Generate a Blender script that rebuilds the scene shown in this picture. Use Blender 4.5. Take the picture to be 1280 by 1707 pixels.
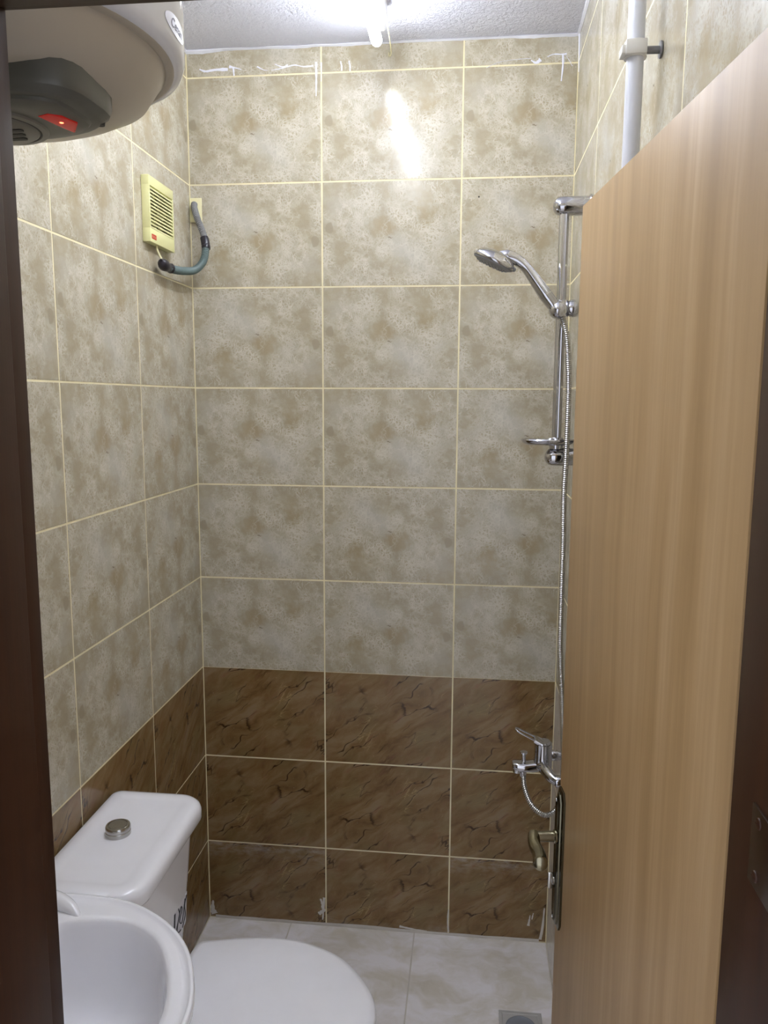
import bpy, bmesh, math, random
from mathutils import Vector, Matrix, noise
random.seed(7)
for o in list(bpy.data.objects):
    bpy.data.objects.remove(o)
SC = bpy.context.scene
COL = SC.collection
PI = math.pi
V = Vector

# ---------------------------------------------------------------- camera
cam_d = bpy.data.cameras.new('camera')
cam = bpy.data.objects.new('camera', cam_d)
COL.objects.link(cam)
Rv = V((0.99386603, 0.11047829, 0.0049863))
Uv = V((-0.02046606, 0.13943002, 0.99002041))
Fv = V((-0.10868052, 0.9840497, -0.14083581))
M = Matrix(((Rv.x, Uv.x, -Fv.x, 0.8428), (Rv.y, Uv.y, -Fv.y, -2.3598), (Rv.z, Uv.z, -Fv.z, 1.7256), (0, 0, 0, 1)))
cam.matrix_world = M
cam_d.sensor_fit = 'HORIZONTAL'
cam_d.sensor_width = 36.0
cam_d.lens = 1314.56 / 1280 * 36.0
cam_d.clip_start = 0.02
SC.camera = cam

# ---------------------------------------------------------------- world, exposure
wd = bpy.data.worlds.new('world')
SC.world = wd
wd.use_nodes = True
wd.node_tree.nodes['Background'].inputs[0].default_value = (0.80, 0.83, 0.92, 1)
wd.node_tree.nodes['Background'].inputs[1].default_value = 0.58
SC.view_settings.view_transform = 'Standard'
SC.view_settings.look = 'None'
SC.view_settings.gamma = 1
SC.view_settings.use_curve_mapping = False
SC.view_settings.exposure = 1.42
TUBE_POWER = 26.0      # emission strength of the lamp tube

# ---------------------------------------------------------------- layout numbers (metres)
W = 1.113            # room width, left wall X=0, right wall X=W, back wall Y=0
YF = -1.66           # inner face of the front (door) wall
ZI, HB, HBE = 0.2749, 0.2995, 0.2951
ZROWS = [0, ZI, ZI + HB, ZI + 2 * HB]
for k in range(6):
    ZROWS.append(ZROWS[3] + HBE * (k + 1))
ZC = ZROWS[-1] + 0.0735   # ceiling
ZROWS.append(ZC)
G = 0.0045            # grout width


# ---------------------------------------------------------------- node helpers
def srgb(r, g, b):
    def f(c):
        c /= 255.0
        return c / 12.92 if c <= 0.04045 else ((c + 0.055) / 1.055) ** 2.4
    return (f(r), f(g), f(b), 1)


class NT:
    def __init__(s, name):
        s.m = bpy.data.materials.new(name)
        s.m.use_nodes = True
        s.t = s.m.node_tree
        s.b = s.t.nodes['Principled BSDF']

    def n(s, typ, **kw):
        nd = s.t.nodes.new(typ)
        for k, v in kw.items():
            if k.startswith('i_'):
                key = k[2:]
                key = int(key) if key.isdigit() else key
                nd.inputs[key].default_value = v
            else:
                setattr(nd, k, v)
        return nd

    def l(s, a, b):
        s.t.links.new(a, b)

    def obj(s):
        return s.n('ShaderNodeTexCoord').outputs['Object']

    def mapping(s, vec, loc=(0, 0, 0), rot=(0, 0, 0), scale=(1, 1, 1)):
        m = s.n('ShaderNodeMapping')
        m.inputs['Location'].default_value = loc
        m.inputs['Rotation'].default_value = rot
        m.inputs['Scale'].default_value = scale
        s.l(vec, m.inputs['Vector'])
        return m.outputs[0]

    def noise(s, vec, scale, detail=4, rough=0.55, dist=0.0, col=False):
        n = s.n('ShaderNodeTexNoise')
        n.inputs['Scale'].default_value = scale
        n.inputs['Detail'].default_value = detail
        n.inputs['Roughness'].default_value = rough
        n.inputs['Distortion'].default_value = dist
        s.l(vec, n.inputs['Vector'])
        return n.outputs['Color' if col else 'Fac']

    def ramp(s, fac, stops, interp='LINEAR'):
        r = s.n('ShaderNodeValToRGB')
        cr = r.color_ramp
        cr.interpolation = interp
        while len(cr.elements) < len(stops):
            cr.elements.new(0.5)
        for e, (p, c) in zip(cr.elements, stops):
            e.position = p
            e.color = c if len(c) == 4 else (*c, 1)
        s.l(fac, r.inputs[0])
        return r.outputs[0]

    def mix(s, fac, a, b, typ='MIX'):
        m = s.n('ShaderNodeMix', data_type='RGBA', blend_type=typ)
        for sock, v in ((m.inputs[0], fac), (m.inputs[6], a), (m.inputs[7], b)):
            if isinstance(v, bpy.types.NodeSocket):
                s.l(v, sock)
            else:
                sock.default_value = v
        return m.outputs[2]

    def math(s, op, a, b=0.0):
        m = s.n('ShaderNodeMath', operation=op)
        for sock, v in ((m.inputs[0], a), (m.inputs[1], b)):
            if isinstance(v, bpy.types.NodeSocket):
                s.l(v, sock)
            else:
                sock.default_value = v
        return m.outputs[0]

    def warp(s, vec, scale, amt):
        c = s.noise(vec, scale, 3, 0.6, col=True)
        sub = s.n('ShaderNodeVectorMath', operation='SUBTRACT')
        s.l(c, sub.inputs[0])
        sub.inputs[1].default_value = (0.5, 0.5, 0.5)
        sc = s.n('ShaderNodeVectorMath', operation='SCALE')
        s.l(sub.outputs[0], sc.inputs[0])
        sc.inputs['Scale'].default_value = amt
        ad = s.n('ShaderNodeVectorMath', operation='ADD')
        s.l(vec, ad.inputs[0])
        s.l(sc.outputs[0], ad.inputs[1])
        return ad.outputs[0]

    def veins(s, vec, scale, width):
        v = s.n('ShaderNodeTexVoronoi', feature='DISTANCE_TO_EDGE')
        v.inputs['Scale'].default_value = scale
        s.l(vec, v.inputs['Vector'])
        return s.ramp(v.outputs['Distance'], [(0, (1, 1, 1)), (width, (0, 0, 0))], 'EASE')

    def blob(s, vec, centre, sx, sy, rot=0.0):
        m = s.n('ShaderNodeMapping', vector_type='TEXTURE')
        m.inputs['Location'].default_value = (centre[0], centre[1], 0)
        m.inputs['Rotation'].default_value = (0, 0, rot)
        m.inputs['Scale'].default_value = (sx, sy, 10)
        s.l(vec, m.inputs['Vector'])
        ln = s.n('ShaderNodeVectorMath', operation='LENGTH')
        s.l(m.outputs[0], ln.inputs[0])
        return s.ramp(ln.outputs['Value'], [(0.0, (1, 1, 1)), (1.0, (0, 0, 0))], 'EASE')

    def bump(s, height, strength, dist=0.001):
        b = s.n('ShaderNodeBump')
        b.inputs['Strength'].default_value = strength
        b.inputs['Distance'].default_value = dist
        s.l(height, b.inputs['Height'])
        s.l(b.outputs[0], s.b.inputs['Normal'])

    def set(s, **kw):
        for k, v in kw.items():
            k = k.replace('_', ' ')
            if isinstance(v, bpy.types.NodeSocket):
                s.l(v, s.b.inputs[k])
            else:
                s.b.inputs[k].default_value = v
        return s.m


def plain(name, col, rough=0.5, metal=0.0, var=0.03, scale=12, bump=0.0, bscale=60, **kw):
    n = NT(name)
    o = n.obj()
    f = n.noise(o, scale, 3)
    c2 = tuple(min(1, c * (1 + var * 3)) for c in col[:3]) + (1,)
    c1 = tuple(c * (1 - var * 3) for c in col[:3]) + (1,)
    n.set(Base_Color=n.ramp(f, [(0.3, c1), (0.7, c2)]), Roughness=rough, Metallic=metal)
    if bump:
        n.bump(n.noise(o, bscale, 3), bump)
    for k, v in kw.items():
        n.b.inputs[k.replace('_', ' ')].default_value = v
    return n.m


def beige_tile():
    n = NT('beige_tile')
    o = n.obj()
    wv = n.warp(o, 18, 0.07)
    wv2 = n.warp(o, 40, 0.045)
    base = n.ramp(n.noise(wv, 10, 6, 0.68), [(0.32, srgb(174, 162, 134)), (0.5, srgb(188, 178, 152)), (0.68, srgb(203, 197, 178))])
    blobs = n.ramp(n.noise(n.mapping(o, (3.1, 0.7, 0)), 16, 2, 0.4), [(0.5, (0, 0, 0)), (0.60, (1, 1, 1))])
    base = n.mix(n.math('MULTIPLY', blobs, 0.5), base, srgb(180, 170, 146))
    # print features fixed on every tile
    warped = n.warp(o, 22, 0.07)
    b1 = n.blob(warped, (-0.015, 0.012), 0.055, 0.05)
    base = n.mix(n.math('MULTIPLY', b1, 0.7), base, srgb(172, 153, 114))
    b2 = n.blob(warped, (0.105, 0.050), 0.045, 0.075, 0.25)
    base = n.mix(n.math('MULTIPLY', b2, 0.6), base, srgb(174, 158, 122))
    b4 = n.blob(warped, (0.055, -0.055), 0.13, 0.06, -0.75)
    base = n.mix(n.math('MULTIPLY', b4, 0.7), base, srgb(206, 203, 191))
    b5 = n.blob(warped, (-0.15, 0.09), 0.07, 0.05, 0.3)
    base = n.mix(n.math('MULTIPLY', b5, 0.5), base, srgb(204, 199, 184))
    # crackled pale veins
    mask = n.ramp(n.noise(n.mapping(o, (0.4, 0.2, 0)), 11, 4, 0.6), [(0.42, (0.04, 0.04, 0.04)), (0.6, (1, 1, 1))])
    v1 = n.math('MULTIPLY', n.veins(wv, 40, 0.13), mask)
    v2 = n.math('MULTIPLY', n.veins(wv2, 100, 0.24), mask)
    v3 = n.math('MULTIPLY', n.veins(n.mapping(wv2, (1.3, 0, 0), (0, 0, 0.15), (2.6, 0.6, 1)), 26, 0.09), n.ramp(n.noise(n.mapping(o, (9, 4, 0)), 9, 2), [(0.45, (0, 0, 0)), (0.6, (1, 1, 1))]))
    vv = n.math('MAXIMUM', n.math('MAXIMUM', n.math('MULTIPLY', v1, 0.85), n.math('MULTIPLY', v2, 0.7)), n.math('MULTIPLY', v3, 0.7))
    col = n.mix(vv, base, srgb(226, 221, 204))
    b3 = n.blob(n.warp(o, 30, 0.02), (-0.180, 0.018), 0.020, 0.028)
    b3 = n.ramp(b3, [(0.25, (0, 0, 0)), (0.45, (0.8, 0.8, 0.8))])
    col = n.mix(b3, col, srgb(172, 162, 138))
    b6 = n.blob(n.warp(o, 30, 0.03), (0.182, -0.082), 0.014, 0.024)
    b6 = n.ramp(b6, [(0.25, (0, 0, 0)), (0.45, (0.7, 0.7, 0.7))])
    col = n.mix(b6, col, srgb(180, 171, 146))
    # tiny dark specks
    d = n.blob(n.warp(o, 90, 0.016), (-0.002, -0.010), 0.010, 0.003, -0.4)
    d2 = n.ramp(n.noise(o, 170, 1), [(0.80, (0, 0, 0)), (0.84, (0.6, 0.6, 0.6))])
    col = n.mix(n.math('MAXIMUM', n.math('MULTIPLY', d, 0.9), d2), col, srgb(112, 92, 64))
    col = n.mix(1.0, col, (0.80, 0.79, 0.79, 1), 'MULTIPLY')
    n.set(Base_Color=col, Roughness=n.ramp(n.noise(o, 40, 3), [(0.3, (0.13, 0.13, 0.13)), (0.7, (0.19, 0.19, 0.19))]))
    n.set(Specular_IOR_Level=0.28)
    n.bump(n.noise(o, 22, 4, 0.6), 0.25, 0.0012)
    return n.m


def brown_tile(name, haze=0.0):
    n = NT(name)
    o = n.obj()
    r = n.mapping(n.warp(o, 7, 0.07), (0, 0, 0), (0, 0, -0.62), (1, 1, 1))
    st = n.mapping(r, (0, 0, 0), (0, 0, 0), (1.0, 3.2, 1))
    base = n.ramp(n.noise(st, 6, 5, 0.62, 0.4), [(0.30, srgb(92, 66, 38)), (0.44, srgb(124, 96, 58)), (0.58, srgb(138, 114, 80)), (0.74, srgb(142, 122, 98))])
    green = n.ramp(n.noise(n.mapping(o, (5, 2, 0)), 7, 3), [(0.48, (0, 0, 0)), (0.66, (0.6, 0.6, 0.6))])
    base = n.mix(green, base, srgb(122, 104, 66))
    red = n.ramp(n.noise(n.mapping(st, (2, 7, 0)), 8, 3), [(0.6, (0, 0, 0)), (0.74, (0.7, 0.7, 0.7))])
    base = n.mix(red, base, srgb(132, 94, 64))
    vm = n.ramp(n.noise(n.mapping(o, (1, 4, 0)), 8, 2), [(0.5, (0, 0, 0)), (0.6, (1, 1, 1))])
    dv = n.math('MULTIPLY', n.veins(n.mapping(n.warp(st, 9, 0.09), (0, 0, 0), (0, 0, 0), (0.55, 1.0, 1)), 7, 0.035), vm)
    base = n.mix(n.math('MULTIPLY', dv, 0.95), base, srgb(52, 34, 18))
    lm = n.ramp(n.noise(n.mapping(o, (6, 1, 0)), 10, 2), [(0.58, (0, 0, 0)), (0.66, (1, 1, 1))])
    lv = n.math('MULTIPLY', n.veins(n.warp(st, 16, 0.05), 12, 0.035), lm)
    base = n.mix(n.math('MULTIPLY', lv, 0.55), base, srgb(176, 150, 104))
    sp = n.ramp(n.noise(o, 120, 2), [(0.70, (0, 0, 0)), (0.76, (0.6, 0.6, 0.6))])
    base = n.mix(sp, base, srgb(168, 148, 116))
    if haze:
        hz = n.ramp(n.noise(n.mapping(o, (0, 0, 0), (0, 0, 0.3), (1, 2, 1)), 6, 5), [(0.25, (haze * 0.8,) * 3), (0.7, (min(1, haze * 1.1),) * 3)])
        base = n.mix(hz, base, srgb(228, 223, 214))
    n.set(Base_Color=base, Roughness=n.ramp(n.noise(o, 30, 3), [(0.3, (0.13,) * 3), (0.7, (0.24,) * 3)]))
    n.bump(n.noise(o, 26, 4, 0.6), 0.2, 0.001)
    return n.m


def dusty_brown():
    # bottom row: grout haze smeared over the lowest centimetres of each tile
    m = brown_tile('brown_tile_with_grout_haze')
    n = NT.__new__(NT)
    n.m, n.t = m, m.node_tree
    n.b = n.t.nodes['Principled BSDF']
    src = n.b.inputs['Base Color'].links[0].from_socket
    o = n.obj()
    sep = n.n('ShaderNodeSeparateXYZ')
    n.l(n.warp(o, 10, 0.07), sep.inputs[0])
    low = n.ramp(sep.outputs['Y'], [(0.0, (0, 0, 0)), (1.0, (0, 0, 0))])
    mr = n.n('ShaderNodeMapRange')
    mr.inputs['From Min'].default_value = -0.085
    mr.inputs['From Max'].default_value = -0.15
    n.l(sep.outputs['Y'], mr.inputs['Value'])
    tex = n.ramp(n.noise(n.mapping(o, (0, 0, 0), (0, 0, 0.4), (1, 2.5, 1)), 22, 5, 0.7), [(0.42, (0, 0, 0)), (0.7, (0.75,) * 3)])
    f = n.math('MULTIPLY', mr.outputs[0], tex)
    sm = n.ramp(n.noise(n.mapping(n.warp(o, 18, 0.04), (0, 0, 0), (0, 0, -0.6), (1, 5, 1)), 16, 3), [(0.68, (0, 0, 0)), (0.74, (0.7,) * 3)])
    sm = n.math('MULTIPLY', sm, mr.outputs[0])
    f = n.math('MAXIMUM', f, sm)
    n.l(n.mix(f, src, srgb(178, 170, 158)), n.b.inputs['Base Color'])
    return m


def floor_tile():
    n = NT('floor_tile')
    tc = n.n('ShaderNodeNewGeometry').outputs['Position']
    o = tc
    base = n.ramp(n.noise(n.warp(o, 5, 0.2), 5, 5), [(0.3, srgb(206, 199, 184)), (0.7, srgb(220, 214, 202))])
    h1 = n.ramp(n.noise(n.mapping(n.warp(o, 4, 0.25), (0, 0, 0), (0, 0, 0.25), (1, 1.8, 1)), 4.5, 6, 0.62), [(0.40, (0, 0, 0)), (0.60, (0.9,) * 3)])
    base = n.mix(h1, base, srgb(242, 239, 241))
    h2 = n.ramp(n.noise(n.mapping(n.warp(o, 8, 0.15), (3, 0, 0), (0, 0, -0.2), (1, 6, 1)), 7, 4), [(0.64, (0, 0, 0)), (0.74, (0.45,) * 3)])
    base = n.mix(h2, base, srgb(246, 243, 241))
    d = n.ramp(n.noise(o, 60, 2), [(0.74, (0, 0, 0)), (0.8, (0.5,) * 3)])
    base = n.mix(d, base, srgb(140, 132, 120))
    n.set(Base_Color=base, Roughness=n.ramp(h1, [(0, (0.28,) * 3), (1, (0.55,) * 3)]))
    n.bump(n.noise(o, 60, 4), 0.15, 0.001)
    return n.m


def door_wood(name, a, b, c, rough, coarse=1.0):
    n = NT(name)
    o = n.obj()
    s1 = n.mapping(n.warp(o, 1.5, 0.05), (0, 0, 0), (0, 0, 0), (1, 1, 0.035))
    s2 = n.mapping(o, (0, 0, 0), (0, 0, 0), (1, 1, 0.012))
    f1 = n.noise(s1, 26 * coarse, 5, 0.6)
    f2 = n.noise(s2, 160 * coarse, 3, 0.6)
    f3 = n.noise(n.mapping(o, (7, 3, 1), (0, 0, 0), (1, 1, 0.15)), 7, 3)
    col = n.ramp(f1, [(0.3, a), (0.5, b), (0.7, c)])
    col = n.mix(n.math('MULTIPLY', n.ramp(f2, [(0.4, (0, 0, 0)), (0.65, (1, 1, 1))]), 0.35), col, a)
    col = n.mix(n.math('MULTIPLY', n.ramp(f3, [(0.4, (0, 0, 0)), (0.7, (1, 1, 1))]), 0.3), col, c)
    n.set(Base_Color=col, Roughness=rough)
    n.bump(f2, 0.12, 0.0006)
    return n.m


def ceiling_plaster():
    n = NT('ceiling_plaster')
    o = n.obj()
    n.set(Base_Color=n.ramp(n.noise(o, 6, 3), [(0.3, srgb(226, 227, 240)), (0.7, srgb(234, 235, 248))]), Roughness=0.8)
    a = n.noise(n.warp(o, 30, 0.03), 75, 6, 0.65, 0.4)
    b = n.veins(n.warp(o, 60, 0.02), 90, 0.5)
    n.bump(n.math('ADD', n.ramp(a, [(0.35, (0, 0, 0)), (0.65, (1, 1, 1))]), n.math('MULTIPLY', b, 0.25)), 0.85, 0.0036)
    return n.m


MAT = {}
MAT['beige'] = beige_tile()
MAT['brown'] = brown_tile('brown_marble_tile')
MAT['brown_dusty'] = dusty_brown()
MAT['brown_hazed'] = brown_tile('hazed_grey_tile', 1.0)
MAT['grout'] = plain('cream_grout', srgb(226, 216, 178), 0.75, bump=0.4, bscale=200)
MAT['grout_pale'] = plain('grey_grout', srgb(206, 200, 190), 0.8, bump=0.4, bscale=200)
MAT['floor'] = floor_tile()
MAT['ceiling'] = ceiling_plaster()
MAT['plaster'] = plain('white_filler', srgb(226, 226, 232), 0.6, bump=0.6, bscale=90)
MAT['outer'] = plain('hall_wall_paint', srgb(190, 182, 168), 0.7, bump=0.2)
MAT['door'] = door_wood('beech_door', srgb(150, 119, 78), srgb(165, 134, 92), srgb(178, 149, 110), 0.42)
MAT['frame'] = door_wood('dark_brown_frame', srgb(34, 16, 6), srgb(46, 22, 8), srgb(58, 30, 12), 0.42)
MAT['frame'].node_tree.nodes['Principled BSDF'].inputs['Specular IOR Level'].default_value = 0.25
MAT['porcelain'] = plain('white_porcelain', srgb(243, 243, 248), 0.10, var=0.006, Coat_Weight=0.5, Coat_Roughness=0.04)
MAT['seat'] = plain('white_plastic_seat', srgb(243, 243, 247), 0.25, var=0.006)
MAT['enamel'] = plain('white_enamel', srgb(214, 215, 220), 0.07, var=0.004)
MAT['dome'] = plain('shaded_enamel_dome', srgb(172, 163, 148), 0.30, var=0.006)  # body enamel made darker and browner, underside shade painted into the colour
MAT['grey_plastic'] = plain('grey_plastic', srgb(86, 85, 78), 0.38, var=0.02)
MAT['dark_plastic'] = plain('dark_plastic', srgb(28, 27, 26), 0.5, var=0.02)
MAT['chrome'] = plain('chrome', (0.56, 0.56, 0.59, 1), 0.06, 1.0, var=0.01)
MAT['chrome_dull'] = plain('satin_chrome', (0.50, 0.49, 0.47, 1), 0.22, 1.0, var=0.02)
MAT['bronze'] = plain('antique_bronze', srgb(150, 144, 122), 0.2, 1.0, var=0.05, scale=20)
MAT['bronze_dark'] = plain('dark_bronze', srgb(104, 100, 84), 0.2, 1.0, var=0.06, scale=20)
MAT['yellow'] = plain('yellowed_plastic', srgb(222, 219, 160), 0.42, var=0.01)
MAT['cream'] = plain('cream_plastic', srgb(224, 216, 172), 0.45, var=0.01)
MAT['fan_dark'] = plain('fan_interior', srgb(150, 144, 96), 0.6, var=0.04)
MAT['red'] = plain('red_print', srgb(206, 66, 42), 0.5, var=0.02)
MAT['conduit'] = plain('grey_green_conduit', srgb(92, 108, 106), 0.42, var=0.03)
MAT['conduit_grey'] = plain('grey_conduit', srgb(126, 126, 126), 0.45, var=0.03)
MAT['tape'] = plain('black_tape', srgb(32, 27, 36), 0.3, var=0.05)
MAT['pvc'] = plain('white_pipe', srgb(206, 208, 216), 0.3, var=0.01)
MAT['spray_grey'] = plain('grey_spray_face', srgb(128, 128, 130), 0.42, var=0.03)
MAT['ink'] = plain('black_ink', srgb(30, 30, 32), 0.6, var=0.02)
MAT['sticker'] = plain('silver_sticker', srgb(214, 212, 218), 0.25, var=0.01)
MAT['drain_grey'] = plain('grey_drain', srgb(178, 176, 172), 0.5, 0.0, var=0.03)
MAT['paint'] = plain('white_paint_drip', srgb(228, 228, 238), 0.5, var=0.01)


def emit(name, col, st):
    n = NT(name)
    n.set(Base_Color=(0.8, 0.8, 0.8, 1), Emission_Color=col, Emission_Strength=st)
    return n.m


MAT['tube'] = emit('lit_tube', (0.87, 0.92, 1.0, 1), TUBE_POWER)
MAT['pilot'] = emit('pilot_light', (1.0, 0.07, 0.02, 1), 4.0)
m = emit('red_lens', (1.0, 0.02, 0.01, 1), 0.05)
m.node_tree.nodes['Principled BSDF'].inputs['Base Color'].default_value = srgb(150, 10, 8)
m.node_tree.nodes['Principled BSDF'].inputs['Roughness'].default_value = 0.15
MAT['red_lens'] = m


# ---------------------------------------------------------------- mesh helpers
def smooth(me, ang=35):
    me.polygons.foreach_set('use_smooth', [True] * len(me.polygons))
    me.set_sharp_from_angle(angle=math.radians(ang))


def link(name, bm, mat, parent=None, sm=True, ang=35, recalc=True):
    if recalc:
        bmesh.ops.recalc_face_normals(bm, faces=bm.faces)
    me = bpy.data.meshes.new(name)
    bm.to_mesh(me)
    bm.free()
    if sm:
        smooth(me, ang)
    me.materials.append(mat)
    o = bpy.data.objects.new(name, me)
    COL.objects.link(o)
    if parent:
        o.parent = parent
    return o


def BM():
    return bmesh.new()


def box(bm, lo, hi, bev=0.0, seg=2, mat=None):
    lo, hi = V(lo), V(hi)
    vs = [bm.verts.new((x, y, z)) for x in (lo.x, hi.x) for y in (lo.y, hi.y) for z in (lo.z, hi.z)]
    fs = [bm.faces.new([vs[i] for i in f]) for f in ((0, 1, 3, 2), (4, 6, 7, 5), (0, 4, 5, 1), (2, 3, 7, 6), (0, 2, 6, 4), (1, 5, 7, 3))]
    if bev:
        es = list({e for f in fs for e in f.edges})
        bmesh.ops.bevel(bm, geom=es, offset=bev, segments=seg, profile=0.5, affect='EDGES')
    if mat is not None:
        bmesh.ops.transform(bm, matrix=mat, verts=vs)
    return vs


def loft(bm, rings, cap0=True, cap1=True, closed=True):
    R = [[bm.verts.new(p) for p in r] for r in rings]
    n = len(R[0])
    for a, b in zip(R, R[1:]):
        for i in range(n if closed else n - 1):
            j = (i + 1) % n
            bm.faces.new((a[i], a[j], b[j], b[i]))
    if cap0:
        bm.faces.new(R[0][::-1])
    if cap1:
        bm.faces.new(R[-1])
    return R


def frame_from(d):
    d = V(d).normalized()
    up = V((0, 0, 1)) if abs(d.z) < 0.95 else V((1, 0, 0))
    a = d.cross(up).normalized()
    return a, a.cross(d).normalized()


def lathe(bm, prof, origin, axis, n=32, cap0=True, cap1=True):
    """prof: list of (radius, distance along axis)"""
    a, b = frame_from(axis)
    d = V(axis).normalized()
    o = V(origin)
    rings = [[o + d * h + (a * math.cos(2 * PI * i / n) + b * math.sin(2 * PI * i / n)) * max(r, 1e-4) for i in range(n)] for r, h in prof]
    loft(bm, rings, cap0, cap1)


def catmull(pts, per=8):
    pts = [V(p) for p in pts]
    P = [pts[0] * 2 - pts[1]] + pts + [pts[-1] * 2 - pts[-2]]
    out = []
    for i in range(1, len(P) - 2):
        p0, p1, p2, p3 = P[i - 1:i + 3]
        for k in range(per):
            t = k / per
            out.append(0.5 * ((2 * p1) + (p2 - p0) * t + (2 * p0 - 5 * p1 + 4 * p2 - p3) * t * t + (3 * p1 - p0 - 3 * p2 + p3) * t ** 3))
    out.append(P[-2])
    return out


def sweep(bm, path, rad, n=12, flat=1.0, cap=True):
    """round tube along a path; rad number or list or callable(t); parallel transport"""
    path = [V(p) for p in path]
    N = len(path)
    tan = [(path[min(i + 1, N - 1)] - path[max(i - 1, 0)]).normalized() for i in range(N)]
    a, b = frame_from(tan[0])
    rings = []
    for i in range(N):
        if i:
            q = tan[i - 1].rotation_difference(tan[i])
            a = q @ a
            b = q @ b
        r = rad(i / (N - 1)) if callable(rad) else (rad[i] if isinstance(rad, (list, tuple)) else rad)
        rings.append([path[i] + (a * math.cos(2 * PI * k / n) + b * flat * math.sin(2 * PI * k / n)) * r for k in range(n)])
    loft(bm, rings, cap, cap)


def resample(path, step):
    path = [V(p) for p in path]
    out = [path[0].copy()]
    acc = 0
    for p, q in zip(path, path[1:]):
        L = (q - p).length
        if L < 1e-9:
            continue
        t = step - acc
        while t <= L:
            out.append(p.lerp(q, t / L))
            t += step
        acc = (acc + L) % step
    return out


def corrugated(bm, path, r, pitch, depth, n=10):
    pts = resample(catmull(path, 20), pitch / 4)
    rr = [r - depth * (0, 0.35, 1, 0.35)[i % 4] for i in range(len(pts))]
    sweep(bm, pts, rr, n)


def empty(name, loc=(0, 0, 0)):
    o = bpy.data.objects.new(name, None)
    o.empty_display_size = 0.05
    COL.objects.link(o)
    o.location = loc
    return o


def tag(o, label=None, cat=None, group=None, kind=None):
    if label:
        o['label'] = label
    if cat:
        o['category'] = cat
    if group:
        o['group'] = group
    if kind:
        o['kind'] = kind
    return o


def reparent_keep(o, parent):
    """child given in world coordinates under an Empty at parent.location"""
    o.parent = parent
    o.matrix_parent_inverse = Matrix.Translation(-parent.location)
    return o


def part(name, bm, mat, root, **kw):
    o = link(name, bm, mat, None, **kw)
    if root.type == 'EMPTY':
        reparent_keep(o, root)
    else:
        o.parent = root
        o.matrix_parent_inverse = Matrix.Translation(-root.location) if root.parent is None else Matrix.Identity(4)
    return o


# ---------------------------------------------------------------- room shell
def shell(name, lo, hi, mat, label, cat):
    bm = BM()
    box(bm, lo, hi)
    o = link(name, bm, mat, None, sm=False)
    tag(o, label, cat, kind='structure')
    return o


TH = 0.12
wall_back = shell('wall_back', (-TH, 0.0006, -0.1), (W + TH, TH, ZC + 0.1), MAT['grout'], 'tiled end wall facing the door, beige marbled tiles above brown ones', 'wall')
wall_left = shell('wall_left', (-TH, YF - 0.001, -0.1), (-0.0006, 0.006, ZC + 0.1), MAT['grout'], 'tiled left wall behind the toilet, basin and fan', 'wall')
wall_right = shell('wall_right', (W + 0.0002, YF - 0.001, -0.1), (W + TH, 0.006, ZC + 0.1), MAT['grout'], 'tiled right wall carrying the shower rail and mixer tap', 'wall')
floor = shell('floor', (-TH, -1.66, -0.12), (W + TH, TH, -0.001), MAT['grout_pale'], 'pale tiled bathroom floor with dried grout haze', 'floor')
ceiling = shell('ceiling', (-TH, -1.85, ZC), (W + TH, TH, ZC + 0.12), MAT['ceiling'], 'white rough plastered ceiling above the tiles', 'ceiling')

TMESH = {}


def tile_mesh(w, h, ox, oy, mat, th=0.006):
    """tile w x h; local origin = centre of the uncut print"""
    key = (round(w, 4), round(h, 4), round(ox, 4), round(oy, 4), mat.name)
    if key in TMESH:
        return TMESH[key]
    bm = BM()
    box(bm, (-w / 2 + ox, -h / 2 + oy, -th), (w / 2 + ox, h / 2 + oy, 0), 0.0004, 1)
    bmesh.ops.recalc_face_normals(bm, faces=bm.faces)
    me = bpy.data.meshes.new('tile')
    bm.to_mesh(me)
    bm.free()
    me.materials.append(mat)
    TMESH[key] = me
    return me


def put_tile(parent, origin, ux, uy, u0, u1, v0, v1, fullw, fullh, mat, anchor, flip=False):
    """rectangle u0..u1 x v0..v1 on a surface with axes ux, uy. anchor: which side of the cut tile is a factory edge"""
    w, h = u1 - u0 - G, v1 - v0 - G
    if w < 0.004 or h < 0.004:
        return
    cu, cv = (u0 + u1) / 2, (v0 + v1) / 2
    ox = oy = 0.0
    if anchor[0] == 'r':
        ox = (fullw - G - w) / 2
    elif anchor[0] == 'l':
        ox = -(fullw - G - w) / 2
    if anchor[1] == 't':
        oy = (fullh - G - h) / 2
    elif anchor[1] == 'b':
        oy = -(fullh - G - h) / 2
    s = -1 if flip else 1
    me = tile_mesh(w, h, ox * s, oy * s, mat)
    o = bpy.data.objects.new('tile', me)
    COL.objects.link(o)
    o.parent = parent
    ux, uy = V(ux), V(uy)
    nz = ux.cross(uy)
    p = V(origin) + ux * (cu - ox) + uy * (cv - oy) + nz * random.uniform(-0.00008, 0.00008)
    a, b = (ux * s, uy * s)
    tilt = random.uniform(-0.0006, 0.0006)
    m3 = Matrix(((a.x, b.x, nz.x), (a.y, b.y, nz.y), (a.z, b.z, nz.z)))
    o.matrix_world = Matrix.Translation(p) @ m3.to_4x4() @ Matrix.Rotation(tilt, 4, 'X') @ Matrix.Rotation(random.uniform(-0.0006, 0.0006), 4, 'Y')


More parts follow.
